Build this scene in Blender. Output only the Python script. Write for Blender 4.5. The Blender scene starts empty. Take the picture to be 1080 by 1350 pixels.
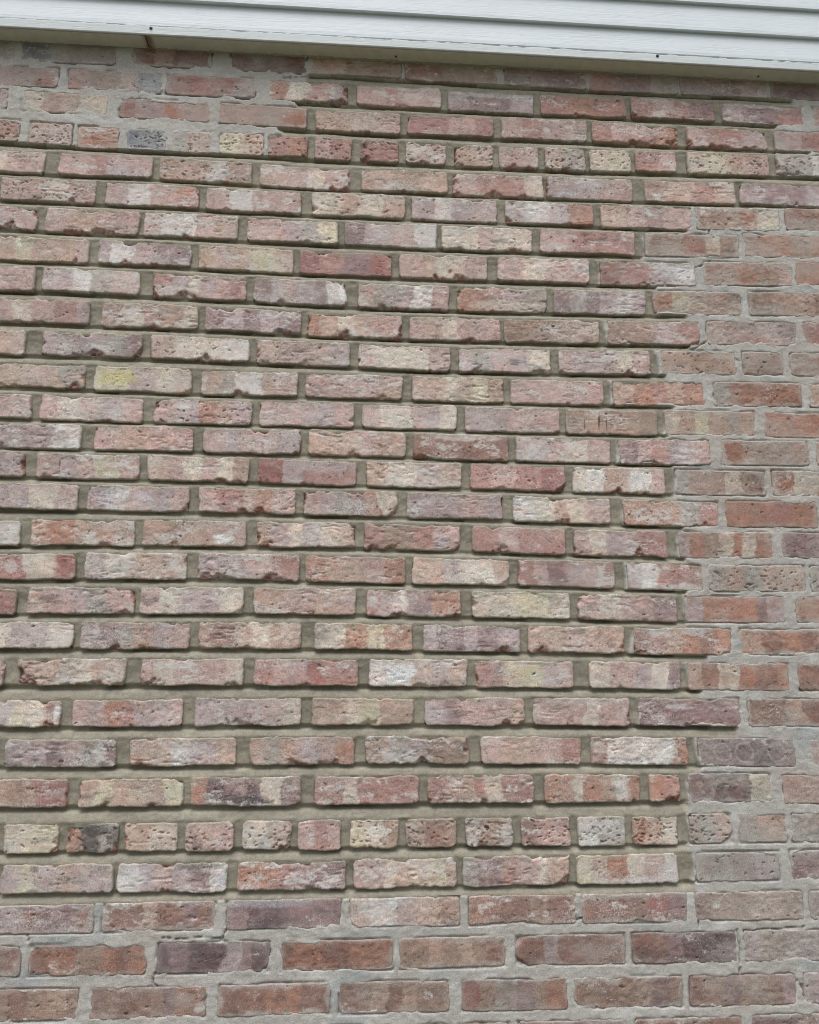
import bpy, math, random
import numpy as np

# ------------------------------------------------------------------ camera, world, sun, exposure
scene = bpy.context.scene
cam_d = bpy.data.cameras.new("camera")
cam = bpy.data.objects.new("camera", cam_d)
scene.collection.objects.link(cam)
cam.location = (0.0, -1.59026, 1.56162)
cam.rotation_euler = (1.77832, -0.00412, -0.06669)
cam_d.sensor_fit = 'HORIZONTAL'
cam_d.sensor_width = 36.0
cam_d.lens = 35.0
cam_d.clip_start = 0.02
cam_d.clip_end = 1000
scene.camera = cam

SUN_EL, SUN_AZ = math.radians(66), math.radians(194)
world = bpy.data.worlds.new("World")
scene.world = world
world.use_nodes = True
nt = world.node_tree
nt.nodes.clear()
sky = nt.nodes.new('ShaderNodeTexSky')
sky.sky_type = 'NISHITA'
sky.sun_disc = False
sky.sun_elevation = SUN_EL
sky.sun_rotation = SUN_AZ
sky.air_density = 1.0
sky.dust_density = 4.0
hs = nt.nodes.new('ShaderNodeHueSaturation')          # overcast: a grey-white sky
hs.inputs['Saturation'].default_value = 0.30
bg = nt.nodes.new('ShaderNodeBackground')
bg.inputs['Strength'].default_value = 0.11
wo = nt.nodes.new('ShaderNodeOutputWorld')
nt.links.new(sky.outputs[0], hs.inputs['Color'])
nt.links.new(hs.outputs[0], bg.inputs['Color'])
nt.links.new(bg.outputs[0], wo.inputs['Surface'])

sun_d = bpy.data.lights.new("sun", 'SUN')
sun_d.energy = 1.5
sun_d.angle = math.radians(40)
sun_d.color = (1.0, 0.99, 0.975)
sun = bpy.data.objects.new("sun", sun_d)
scene.collection.objects.link(sun)
sun.location = (-1, -4, 6)
# light comes from in front of the wall (the -Y side), high up and a little to the left
sun.rotation_euler = (math.radians(90) - SUN_EL, 0, math.radians(-14))

scene.view_settings.view_transform = 'Standard'
scene.view_settings.look = 'None'
scene.view_settings.exposure = 0.48
scene.cycles.pixel_filter_type = 'BLACKMAN_HARRIS'
scene.cycles.filter_width = 1.0
scene.view_settings.gamma = 1.0
scene.view_settings.use_curve_mapping = False

# ------------------------------------------------------------------ helpers
rng = np.random.default_rng(7)
COL = scene.collection


def hsh(ix, iy, seed):
    n = (ix.astype(np.int64) * 374761393 + iy.astype(np.int64) * 668265263 + seed * 974711 + 12345) & 0xFFFFFFFF
    n = ((n ^ (n >> 13)) * 1274126177) & 0xFFFFFFFF
    n = (n ^ (n >> 16)) & 0xFFFFFFFF
    n = (n * 2246822519) & 0xFFFFFFFF
    return ((n ^ (n >> 15)) & 0xFFFFFF) / float(0xFFFFFF)


def vn(x, y, seed):
    """value noise, -1..1"""
    ix, iy = np.floor(x), np.floor(y)
    fx, fy = x - ix, y - iy
    fx = fx * fx * fx * (fx * (fx * 6 - 15) + 10)
    fy = fy * fy * fy * (fy * (fy * 6 - 15) + 10)
    a, b = hsh(ix, iy, seed), hsh(ix + 1, iy, seed)
    c, d = hsh(ix, iy + 1, seed), hsh(ix + 1, iy + 1, seed)
    return ((a + (b - a) * fx) * (1 - fy) + (c + (d - c) * fx) * fy) * 2 - 1


def fbm(x, y, seed, octv=4, gain=0.5):
    r, a, t = 0.0, 1.0, 0.0
    for i in range(octv):
        r = r + a * vn(x, y, seed + i * 17)
        t += a
        a *= gain
        x, y = x * 2.03 + 5.3, y * 2.03 + 1.7
    return r / t * 1.35


def sst(a, b, x):
    t = np.clip((x - a) / (b - a), 0, 1)
    return t * t * (3 - 2 * t)


def lin(c):
    c = np.asarray(c, float) / 255.0
    return np.where(c <= 0.04045, c / 12.92, ((c + 0.055) / 1.055) ** 2.4)


def mesh_from(name, verts, quads, cols=None, smooth=True):
    me = bpy.data.meshes.new(name)
    nv, nf = len(verts), len(quads)
    me.vertices.add(nv)
    me.vertices.foreach_set('co', np.ascontiguousarray(verts, np.float32).ravel())
    me.loops.add(nf * 4)
    me.loops.foreach_set('vertex_index', np.ascontiguousarray(quads, np.int32).ravel())
    me.polygons.add(nf)
    me.polygons.foreach_set('loop_start', np.arange(0, nf * 4, 4, dtype=np.int32))
    me.polygons.foreach_set('loop_total', np.full(nf, 4, np.int32))
    me.polygons.foreach_set('use_smooth', np.full(nf, smooth, bool))
    me.update(calc_edges=True)
    if cols is not None:
        at = me.attributes.new('tint', 'FLOAT_COLOR', 'POINT')
        c4 = np.ones((nv, 4), np.float32)
        c4[:, :cols.shape[1]] = cols
        at.data.foreach_set('color', c4.ravel())
    return me


def link(name, me, mat, parent=None, loc=None):
    o = bpy.data.objects.new(name, me)
    COL.objects.link(o)
    if mat is not None and not me.materials:
        me.materials.append(mat)
    if parent is not None:
        o.parent = parent
    if loc is not None:
        o.location = loc
    return o


def thing(name, label, cat, loc=(0, 0, 0)):
    o = bpy.data.objects.new(name, None)
    o.empty_display_size = 0.1
    COL.objects.link(o)
    o.location = loc
    o['label'] = label
    o['category'] = cat
    return o


class N:
    """tiny node helper"""
    def __init__(self, name):
        self.m = bpy.data.materials.new(name)
        self.m.use_nodes = True
        self.t = self.m.node_tree
        self.b = self.t.nodes['Principled BSDF']

    def add(self, kind, **kw):
        n = self.t.nodes.new(kind)
        for k, v in kw.items():
            if k.startswith('i_'):
                n.inputs[k[2:].replace('_', ' ')].default_value = v
            else:
                setattr(n, k, v)
        return n

    def l(self, a, b):
        self.t.links.new(a, b)


def mix(n, fac, a, b, blend='MIX'):
    m = n.add('ShaderNodeMix', data_type='RGBA', blend_type=blend)
    for sock, v in ((m.inputs[0], fac), (m.inputs[6], a), (m.inputs[7], b)):
        if hasattr(v, 'links'):
            n.l(v, sock)
        else:
            sock.default_value = v
    return m.outputs[2]


def ramp(n, src, stops):
    r = n.add('ShaderNodeValToRGB')
    e = r.color_ramp.elements
    while len(e) < len(stops):
        e.new(0.5)
    for el, (p, v) in zip(e, stops):
        el.position = p
        el.color = (v, v, v, 1) if not hasattr(v, '__len__') else (*v, 1)
    n.l(src, r.inputs[0])
    return r.outputs[0]


# ------------------------------------------------------------------ materials
def mat_brick():
    n = N('brick_clay')
    at = n.add('ShaderNodeAttribute', attribute_name='tint')
    geo = n.add('ShaderNodeNewGeometry')
    pos = geo.outputs['Position']
    n1 = n.add('ShaderNodeTexNoise', i_Scale=420.0, i_Detail=4.0, i_Roughness=0.72)
    n.l(pos, n1.inputs['Vector'])
    f1 = ramp(n, n1.outputs['Fac'], [(0.28, 0.50), (0.5, 1.0), (0.72, 1.28)])
    c = mix(n, 1.0, at.outputs['Color'], f1, 'MULTIPLY')
    # scumbled lime film, broken up finer than the mesh; its amount is the attribute's alpha
    nf = n.add('ShaderNodeTexNoise', i_Scale=300.0, i_Detail=5.0, i_Roughness=0.72)
    n.l(pos, nf.inputs['Vector'])
    fa = n.add('ShaderNodeMath', operation='ADD')
    n.l(nf.outputs['Fac'], fa.inputs[0]); n.l(at.outputs['Alpha'], fa.inputs[1])
    ff = ramp(n, fa.outputs[0], [(0.84, 0.0), (1.16, 0.78)])
    c = mix(n, ff, c, (0.60, 0.575, 0.555, 1))
    # pale lime specks and small dark burnt specks
    v = n.add('ShaderNodeTexVoronoi', i_Scale=230.0)
    n.l(pos, v.inputs['Vector'])
    sp = ramp(n, v.outputs['Distance'], [(0.10, 1.0), (0.20, 0.0)])
    sepc = n.add('ShaderNodeSeparateColor')
    n.l(v.outputs['Color'], sepc.inputs[0])
    pick = ramp(n, sepc.outputs[0], [(0.78, 0.0), (0.80, 1.0)])
    mm = n.add('ShaderNodeMath', operation='MULTIPLY')
    n.l(sp, mm.inputs[0]); n.l(pick, mm.inputs[1])
    mm2 = n.add('ShaderNodeMath', operation='MULTIPLY')
    mm2.inputs[1].default_value = 0.6
    n.l(mm.outputs[0], mm2.inputs[0])
    c = mix(n, mm2.outputs[0], c, (0.10, 0.075, 0.065, 1))
    pick2 = ramp(n, sepc.outputs[1], [(0.86, 0.0), (0.88, 0.55)])
    mm3 = n.add('ShaderNodeMath', operation='MULTIPLY')
    n.l(sp, mm3.inputs[0]); n.l(pick2, mm3.inputs[1])
    c = mix(n, mm3.outputs[0], c, (0.62, 0.58, 0.53, 1))
    n.l(c, n.b.inputs['Base Color'])
    n.b.inputs['Roughness'].default_value = 0.92
    n.b.inputs['Specular IOR Level'].default_value = 0.25
    # bump: grain + pits + drag lines along the brick
    mp = n.add('ShaderNodeMapping')
    mp.inputs['Scale'].default_value = (110, 110, 300)
    n.l(pos, mp.inputs['Vector'])
    n2 = n.add('ShaderNodeTexNoise', i_Scale=1.0, i_Detail=2.0)
    n.l(mp.outputs[0], n2.inputs['Vector'])
    n3 = n.add('ShaderNodeTexNoise', i_Scale=650.0, i_Detail=3.0, i_Roughness=0.7)
    n.l(pos, n3.inputs['Vector'])
    add = n.add('ShaderNodeMath', operation='MULTIPLY_ADD')
    n.l(n2.outputs['Fac'], add.inputs[0]); add.inputs[1].default_value = 0.35
    n.l(n3.outputs['Fac'], add.inputs[2])
    sub = n.add('ShaderNodeMath', operation='SUBTRACT')
    n.l(add.outputs[0], sub.inputs[0]); n.l(mm.outputs[0], sub.inputs[1])
    bp = n.add('ShaderNodeBump')
    bp.inputs['Strength'].default_value = 0.7
    bp.inputs['Distance'].default_value = 0.0014
    n.l(sub.outputs[0], bp.inputs['Height'])
    n.l(bp.outputs[0], n.b.inputs['Normal'])
    return n.m


def mat_mortar(name, grain, strength):
    n = N(name)
    at = n.add('ShaderNodeAttribute', attribute_name='tint')
    geo = n.add('ShaderNodeNewGeometry')
    pos = geo.outputs['Position']
    n1 = n.add('ShaderNodeTexNoise', i_Scale=grain, i_Detail=4.0, i_Roughness=0.75)
    n.l(pos, n1.inputs['Vector'])
    f1 = ramp(n, n1.outputs['Fac'], [(0.28, 0.62), (0.5, 1.0), (0.75, 1.25)])
    c = mix(n, 1.0, at.outputs['Color'], f1, 'MULTIPLY')
    n.l(c, n.b.inputs['Base Color'])
    n.b.inputs['Roughness'].default_value = 0.95
    n.b.inputs['Specular IOR Level'].default_value = 0.2
    n2 = n.add('ShaderNodeTexNoise', i_Scale=grain * 1.3, i_Detail=3.0, i_Roughness=0.7)
    n.l(pos, n2.inputs['Vector'])
    bp = n.add('ShaderNodeBump')
    bp.inputs['Strength'].default_value = strength
    bp.inputs['Distance'].default_value = 0.0012
    n.l(n2.outputs['Fac'], bp.inputs['Height'])
    n.l(bp.outputs[0], n.b.inputs['Normal'])
    return n.m


def mat_paint(name, col, dirt=0.25, grain=True):
    n = N(name)
    geo = n.add('ShaderNodeNewGeometry')
    pos = geo.outputs['Position']
    mp = n.add('ShaderNodeMapping')
    mp.inputs['Scale'].default_value = (9, 60, 230)
    n.l(pos, mp.inputs['Vector'])
    wv = n.add('ShaderNodeTexNoise', i_Scale=1.0, i_Detail=4.0, i_Roughness=0.6, i_Distortion=1.2)
    n.l(mp.outputs[0], wv.inputs['Vector'])
    ns = n.add('ShaderNodeTexNoise', i_Scale=11.0, i_Detail=5.0, i_Roughness=0.6)
    n.l(pos, ns.inputs['Vector'])
    f = ramp(n, ns.outputs['Fac'], [(0.35, 0.0), (0.75, dirt)])
    c = mix(n, f, (*col, 1), (col[0] * .78, col[1] * .78, col[2] * .74, 1))
    f2 = ramp(n, wv.outputs['Fac'], [(0.30, 0.965), (0.42, 1.0)])
    c = mix(n, 1.0, c, f2, 'MULTIPLY')
    n.l(c, n.b.inputs['Base Color'])
    n.b.inputs['Roughness'].default_value = 0.6
    n.b.inputs['Specular IOR Level'].default_value = 0.3
    if grain:
        bp = n.add('ShaderNodeBump')
        bp.inputs['Strength'].default_value = 0.32
        bp.inputs['Distance'].default_value = 0.0012
        g = ramp(n, wv.outputs['Fac'], [(0.32, 0.0), (0.5, 0.8), (0.7, 1.0)])
        n.l(g, bp.inputs['Height'])
        n.l(bp.outputs[0], n.b.inputs['Normal'])
    return n.m


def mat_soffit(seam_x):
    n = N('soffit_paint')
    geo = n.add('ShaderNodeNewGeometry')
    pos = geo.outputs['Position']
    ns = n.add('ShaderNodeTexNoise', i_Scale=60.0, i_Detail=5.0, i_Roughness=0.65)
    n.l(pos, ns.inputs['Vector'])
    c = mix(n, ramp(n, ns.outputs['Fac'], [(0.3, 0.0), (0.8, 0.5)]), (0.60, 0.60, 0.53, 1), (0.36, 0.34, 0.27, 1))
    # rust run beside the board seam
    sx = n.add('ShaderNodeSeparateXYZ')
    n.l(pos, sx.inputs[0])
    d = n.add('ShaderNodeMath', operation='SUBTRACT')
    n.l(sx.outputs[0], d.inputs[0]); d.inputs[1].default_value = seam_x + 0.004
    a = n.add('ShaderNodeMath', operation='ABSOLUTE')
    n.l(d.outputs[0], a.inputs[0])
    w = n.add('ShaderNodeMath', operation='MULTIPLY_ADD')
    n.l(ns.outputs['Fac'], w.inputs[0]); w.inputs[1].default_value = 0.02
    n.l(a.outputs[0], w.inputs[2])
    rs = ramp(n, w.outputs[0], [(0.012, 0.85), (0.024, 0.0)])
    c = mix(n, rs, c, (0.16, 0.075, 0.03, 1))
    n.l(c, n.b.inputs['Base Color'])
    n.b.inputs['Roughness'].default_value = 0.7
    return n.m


def mat_plain(name, col, rough=0.8, scale=300.0, metal=0.0):
    n = N(name)
    geo = n.add('ShaderNodeNewGeometry')
    ns = n.add('ShaderNodeTexNoise', i_Scale=scale, i_Detail=4.0)
    n.l(geo.outputs['Position'], ns.inputs['Vector'])
    f = ramp(n, ns.outputs['Fac'], [(0.3, 0.65), (0.7, 1.25)])
    n.l(mix(n, 1.0, (*col, 1), f, 'MULTIPLY'), n.b.inputs['Base Color'])
    n.b.inputs['Roughness'].default_value = rough
    n.b.inputs['Metallic'].default_value = metal
    return n.m


M_BRICK = mat_brick()
M_NEW = mat_mortar('new_mortar', 430.0, 0.9)
M_OLD = mat_mortar('old_mortar', 360.0, 1.0)

# ------------------------------------------------------------------ brick table (mm on the wall: left, right, top, bottom, colours along the brick)
# per course: number | new-mortar limits of head joints and of the bed joint below (m) | bricks
TABLE = """
1|-9,-9,-0.13,1.014|-966,-784,2969,2916,bg -774,-565,2969,2915,kgmm -528,-352,2972,2918,ntmm -310,-135,2972,2918,mmn -125,81,2975,2921,tbb 90,305,2973,2918,nnb 320,515,2972,2917,mm 524,738,2972,2916,rmg 743,957,2974,2918,mml 963,1176,2977,2920,mm
2|-0.073,0.854,-0.162,0.97|-877,-686,2899,2848,rrnr -665,-458,2899,2847,rnpk -449,-248,2899,2847,rrrl -220,-40,2898,2846,ocrm -21,174,2898,2845,prp 190,390,2896,2843,lmml 406,608,2898,2845,ror 620,821,2903,2848,rprm 840,1039,2901,2847,lmmr 1061,1265,2902,2847,p
3|-0.139,0.977,-0.185,1.037|-967,-790,2840,2790,p -758,-573,2837,2786,cotcc -547,-346,2832,2781,rlloro -327,-131,2830,2778,oobo -114,80,2826,2774,tttp 96,293,2829,2777,rrpr 312,511,2831,2779,prpp 525,729,2832,2779,rpro 750,942,2831,2778,prrl 961,1166,2833,2779,lro
4|-0.137,0.98,-9,1.187|-853,-756,2763,2710,bo -735,-643,2759,2706,op -630,-543,2755,2702,o -523,-438,2755,2702,k -426,-342,2755,2702,gt -323,-226,2756,2703,yt -214,-127,2757,2703,ro -112,-29,2755,2701,pr -8,76,2755,2701,r 93,184,2755,2701,tp 201,292,2755,2700,t 306,397,2756,2702,p 412,506,2757,2702,tg 516,611,2758,2703,cy 623,720,2762,2707,rp 745,941,2766,2710,cytp 959,1159,2772,2716,gw
5|-9,0.909,-9,1.072|-889,-695,2688,2635,ycp -665,-466,2688,2635,prlp -448,-247,2685,2632,ttwt -230,-31,2681,2627,tpcp -7,187,2682,2628,tbt 199,407,2682,2627,prrc 413,612,2684,2629,llp 640,853,2688,2632,btrt 865,1082,2692,2636,lmml
6|-9,0.549,-9,0.73|-780,-581,2622,2568,ppcp -561,-359,2621,2567,lwpo -344,-138,2618,2563,pwpp -114,92,2618,2563,ctct 105,298,2617,2561,lwlp 317,519,2619,2563,lwlo 536,746,2618,2562,tpmp 756,953,2624,2567,bboc 968,1175,2630,2573,noc
7|-9,0.632,-9,0.63|-890,-698,2554,2499,llp -680,-483,2553,2497,ptpp -474,-272,2552,2496,pwpt -252,-55,2549,2493,pplgy -39,163,2549,2492,mlpw 173,377,2550,2493,ccpcc 395,610,2552,2494,prrr 634,851,2554,2495,bbrcb 863,1073,2561,2502,bobo
8|-9,0.525,-9,0.652|-775,-584,2482,2427,tyttp -563,-369,2482,2427,lwpmm -352,-151,2478,2422,tptyt -136,64,2476,2420,RrmR 81,275,2476,2420,ptcp 297,503,2478,2421,pcpp 526,745,2479,2422,nrlw 764,969,2488,2430,bbobp 978,1186,2495,2437,ob
9|-9,0.645,-9,0.716|-878,-689,2413,2358,lp -673,-471,2413,2358,lwgp -446,-247,2410,2354,rlclpr -232,-33,2406,2350,mlplmw -9,189,2402,2346,tglwp 207,405,2403,2347,orlg 420,626,2407,2350,mgmlwl 645,844,2412,2355,oytob 863,1068,2418,2360,bttb
10|-9,0.535,-9,0.728|-764,-570,2340,2287,pcprl -546,-346,2337,2284,rcptc -331,-129,2335,2281,mlmlm -116,87,2330,2276,otctpp 103,302,2331,2277,ptcppp 309,518,2333,2278,bbt 537,745,2337,2282,bblr 760,967,2343,2287,trrpm 982,1187,2348,2292,rb
11|-9,0.646,-9,0.664|-880,-694,2267,2215,bbt -662,-457,2268,2216,lllgm -441,-236,2268,2215,tccw -220,-24,2264,2211,tptl -5,191,2261,2207,pcccp 211,410,2261,2207,lgplc 427,629,2265,2210,plllcp 653,820,2270,2215,ttbbt 835,929,2272,2217,tb 944,1150,2274,2218,bbp
12|-9,0.538,-9,0.676|-761,-566,2196,2144,tttg -548,-351,2195,2141,yylct -331,-131,2193,2139,tgwtp -115,89,2193,2139,ppppt 109,306,2193,2138,ptctyb 321,522,2193,2138,pppp 542,746,2197,2141,torto 765,963,2201,2145,goooo 981,1183,2203,2147,to
13|-9,0.651,-9,0.659|-857,-667,2130,2077,pp -650,-444,2128,2075,pcplp -424,-224,2128,2075,plotl -209,-12,2129,2075,ppllp 4,205,2129,2075,pccplc 221,424,2128,2073,llpp 438,636,2128,2073,btbtb 653,853,2133,2077,ctytgt 874,1074,2133,2077,oo
14|-9,0.542,-9,0.66|-755,-564,2068,2015,lllw -539,-339,2068,2015,ptpr -321,-120,2067,2014,plppl -104,96,2068,2014,ttpt 112,313,2066,2011,nnnn 328,531,2065,2010,llpcp 548,747,2066,2010,mprmlp 771,965,2069,2013,otbbo 983,1180,2070,2014,t
15|-9,0.663,-9,0.663|-861,-668,2008,1956,pl -646,-444,2007,1954,plpyp -427,-224,2006,1953,tpcpcb -207,-5,2004,1951,Rlrr 15,213,2004,1950,tclt 232,431,2003,1948,rprR 448,643,2001,1946,cwtwp 667,863,2000,1945,gooocbn 879,1076,2003,1947,ocot
16|-9,0.548,-9,0.683|-752,-559,1942,1890,llcp -540,-339,1942,1889,lwplp -321,-127,1942,1889,prtop -113,80,1941,1887,plgmoc 100,299,1939,1885,lllpl 320,524,1936,1881,wctcp 551,756,1932,1877,ooogr 771,971,1934,1878,ooro 987,1189,1935,1879,n
17|-9,0.662,-9,0.679|-856,-663,1866,1814,cw -644,-443,1870,1818,tottt -427,-223,1873,1820,tttp -203,-3,1874,1821,tlclct 13,209,1873,1819,rbrp 234,427,1870,1815,rprr 444,641,1867,1812,pcllrr 665,865,1867,1811,lobcoco 885,1083,1869,1814,mm
18|-9,0.549,-9,0.674|-743,-552,1801,1749,rRcR -532,-336,1805,1753,lcttt -316,-116,1807,1754,llpr -103,96,1805,1751,ottpo 111,308,1803,1749,ttlcct 326,527,1802,1747,rpmlpr 554,710,1798,1743,lwrrn 723,930,1798,1742,gtgtt 942,1141,1798,1742,g
19|-9,0.667,-9,0.67|-842,-657,1731,1680,Rr -636,-433,1736,1684,tplgp -425,-223,1739,1686,pcllc -202,-2,1740,1687,ttpptp 18,209,1738,1685,rlwmmoo 231,430,1737,1683,ccyyc 449,655,1734,1680,pcppm 670,880,1733,1678,looooml 904,1108,1736,1680,to
20|-9,0.553,-9,0.712|-741,-544,1667,1616,lcllc -529,-324,1670,1618,lmgtlp -305,-106,1671,1619,tntctt -81,113,1671,1619,gcooyoo 133,328,1669,1616,lmlml 343,541,1669,1615,ttptt 559,762,1667,1613,nrtono 780,983,1667,1613,tnonb
21|-9,0.664,-9,0.687|-857,-666,1597,1546,p -641,-439,1599,1548,rtgctt -412,-216,1600,1549,pcpppc -196,5,1601,1549,rplRrr 27,220,1601,1549,wwtlt 237,433,1600,1547,rmyylp 465,652,1599,1545,cpplcm 667,875,1597,1543,tncono 895,1099,1596,1542,no
22|-9,0.558,-9,0.765|-753,-555,1521,1470,lllycr -533,-328,1523,1472,plorllp -304,-103,1526,1474,lllpc -83,114,1527,1475,ttcytt 135,332,1528,1475,lmpppt 351,544,1528,1474,pppcpp 561,768,1528,1474,mmmmm 785,987,1528,1473,bntnb
23|-9,0.676,-9,0.681|-857,-668,1448,1399,l -648,-446,1449,1399,llmpgm -421,-223,1451,1400,ttwlt -199,2,1454,1402,tgtlpo 22,221,1455,1403,tglbb 245,443,1454,1402,pttpr 463,656,1453,1400,rwwwo 677,873,1450,1397,mmdm 906,1112,1448,1394,p
24|-9,0.652,-9,0.65|-724,-528,1379,1328,wtbR -509,-317,1379,1328,tyttty -303,-98,1381,1329,odmdcm -74,126,1382,1330,rrcrrrr 143,347,1384,1331,rttrcrr 368,557,1384,1331,oocotwo 575,636,1384,1331,or 652,819,1384,1330,mmdddyy 842,1045,1381,1327,orr
25|-9,0.647,-9,0.645|-735,-649,1300,1250,c -635,-540,1300,1249,cy -523,-431,1300,1249,oag -419,-324,1301,1249,tc -310,-220,1301,1250,tp -205,-114,1303,1251,cgt -101,-22,1303,1250,prp -5,86,1304,1252,ycb 100,197,1305,1253,bnb 214,304,1306,1253,gbg 321,415,1306,1253,npp 431,523,1306,1252,wg 539,625,1306,1253,otc 649,733,1310,1256,bgt 748,842,1310,1256,gt 853,954,1310,1256,g
26|-9,0.648,-9,0.652|-634,-435,1230,1180,lyltll -426,-229,1231,1180,wlplmw -210,-12,1232,1180,oorlmm 3,196,1234,1182,ppctcyt 209,413,1236,1183,gmrpct 426,621,1237,1184,ytocpw 656,822,1240,1187,ggml 845,1038,1242,1188,mm
27|9,-9,9,-9|-665,-463,1162,1114,nlnmmn -449,-245,1164,1115,nntnmn -226,-16,1166,1116,mddmmm -3,201,1166,1116,twltb 218,420,1167,1117,onnbn 433,636,1168,1117,nnnnRm 652,863,1169,1118,nbbttb 874,1083,1170,1118,mb
28|9,-9,9,-9|-780,-584,1094,1044,mn -570,-365,1095,1044,noobbono -347,-145,1096,1044,dmddlmd -126,78,1096,1044,noonnooo 90,286,1097,1045,bbtbtbn 305,511,1098,1046,nnlnnnn 525,725,1099,1046,nnmddd 741,953,1100,1046,lbllml
29|9,-9,9,-9|-670,-479,1024,973,nbnbtb -457,-255,1024,973,nbnnbmoo -234,-35,1025,973,nnnoonn -19,180,1025,973,nbtntbb 204,399,1025,972,Rbgmbo 412,616,1025,972,bbnbtmb 630,834,1025,971,nbmbbl 849,1056,1026,972,ll
30|9,-9,9,-9|-763,-572,955,905,mn -553,-359,955,905,nb -343,-145,955,904,mn -127,75,954,904,nn 95,290,954,903,nb 306,507,955,903,nm 522,726,955,903,nbn 743,951,956,903,mb
"""
def desat(c, f):
    y = c @ np.array([.2126, .7152, .0722])
    return (c * (1 - f) + y * np.array([1.03, .99, .99]) * f) * 1.09


RAW = dict(
    p=(190, 160, 153), r=(172, 130, 121), o=(176, 128, 107), b=(164, 138, 122), t=(188, 160, 144),
    c=(208, 195, 178), y=(203, 195, 166), w=(211, 206, 202), l=(178, 160, 160), m=(148, 124, 124),
    d=(108, 90, 94), g=(166, 159, 151), k=(124, 131, 140), a=(96, 90, 86), n=(150, 116, 104),
    R=(158, 106, 100))
MEAN = {True: np.array([186, 159, 150.]), False: np.array([158, 124, 111.])}
PALS = {f: {k: desat(lin(np.array(v) * .92 + MEAN[f] * .08), .22 if f else .18) * (1.0 if f else .84) for k, v in RAW.items()} for f in (True, False)}
PAL = PALS[False]
C_OLIVE = lin((151, 146, 132))
C_GREY = lin((179, 176, 171))
C_FRESH = lin((150, 106, 92))
C_LIME = lin((207, 203, 199))

courses = {}
bricks = []
for line in TABLE.strip().split("\n"):
    k, z, bs = line.split("|")
    k = int(k)
    lst = []
    for i, s in enumerate(bs.split(" ")):
        a, b, t, u, code = s.split(",")
        lst.append(dict(k=k, i=i + 1, u0=int(a) / 1e3, u1=int(b) / 1e3, zt=int(t) / 1e3, zb=int(u) / 1e3, code=code))
    courses[k] = dict(z=[float(v) for v in z.split(",")], b=lst)
    bricks += lst
KS = sorted(courses)
for k in KS:
    L = courses[k]['b']
    cu = np.array([(b['u0'] + b['u1']) / 2 for b in L])
    courses[k]['cu'] = cu
    courses[k]['top'] = np.array([b['zt'] for b in L])
    courses[k]['bot'] = np.array([b['zb'] for b in L])
    for b in L:
        zc = (courses[k]['top'] + courses[k]['bot']) / 2
        b['tilt'] = (np.interp(b['u1'], cu, zc) - np.interp(b['u0'], cu, zc)) / (b['u1'] - b['u0']) * 0.7
        um = (b['u0'] + b['u1']) / 2
        hl, hr, bl, br = courses[k]['z']
        up = courses[k - 1]['z'] if k > 1 else [9, -9, 9, -9]
        def inn(lo, hi):
            return max(0.0, min(b['u1'], hi) - max(b['u0'], lo)) / (b['u1'] - b['u0'])
        b['new'] = 0.5 * inn(bl, br) + 0.5 * inn(up[2], up[3])
        b['nb'] = inn(bl, br)

# chips: (course, brick): [(corner or edge position s,t in -1..1, radius m)]
CHIPS = {(18, 5): [(1, -1, .020)], (26, 5): [(1, -1, .026)], (16, 4): [(1, -1, .018)], (6, 4): [(-1, -.5, .014)],
         (6, 6): [(-1, -.9, .016)], (21, 2): [(-1, -1, .020)], (13, 4): [(1, -.5, .011)], (11, 7): [(-.95, -1, .012), (.5, -1, .014)],
         (17, 5): [(1, -1, .016)], (22, 5): [(1, -1, .016)], (15, 6): [(1, -1, .022)], (11, 2): [(-1, 0, .012)],
         (28, 2): [(-1, 1, .020), (-1, -1, .01)], (28, 6): [(-1, 1, .022), (-1, -1, .022)], (28, 4): [(1, -1, .012)],
         (29, 6): [(-1, -1, .018)], (26, 1): [(.5, -1, .008)], (22, 4): [(.1, -1, .016), (1, -1, .010)], (14, 2): [(1, 1, .013)],
         (20, 6): [(1, -.6, .012)], (19, 3): [(1, -1, .016)], (8, 4): [(1, 1, .016)], (15, 2): [(1, -1, .012)], (12, 2): [(1, -1, .014)],
         (9, 4): [(1, -1, .012)], (16, 3): [(-.1, -1, .014)], (21, 3): [(-1, -1, .016)], (20, 1): [(1, 1, .012)], (28, 3): [(1, -.8, .012)],
         (24, 5): [(-1, -.8, .01)], (12, 6): [(1, -1, .012)], (23, 2): [(0, -.6, .006)], (5, 1): [(-.5, 1, .01)], (27, 4): [(-1, -1, .014)],
         (29, 2): [(1, 0, .010)], (25, 14): [(1, -1, .020), (1, 1, .014)], (7, 3): [(-.1, -1, .011)], (10, 2): [(.1, -1, .01), (.1, 1, .01)]}
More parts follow.
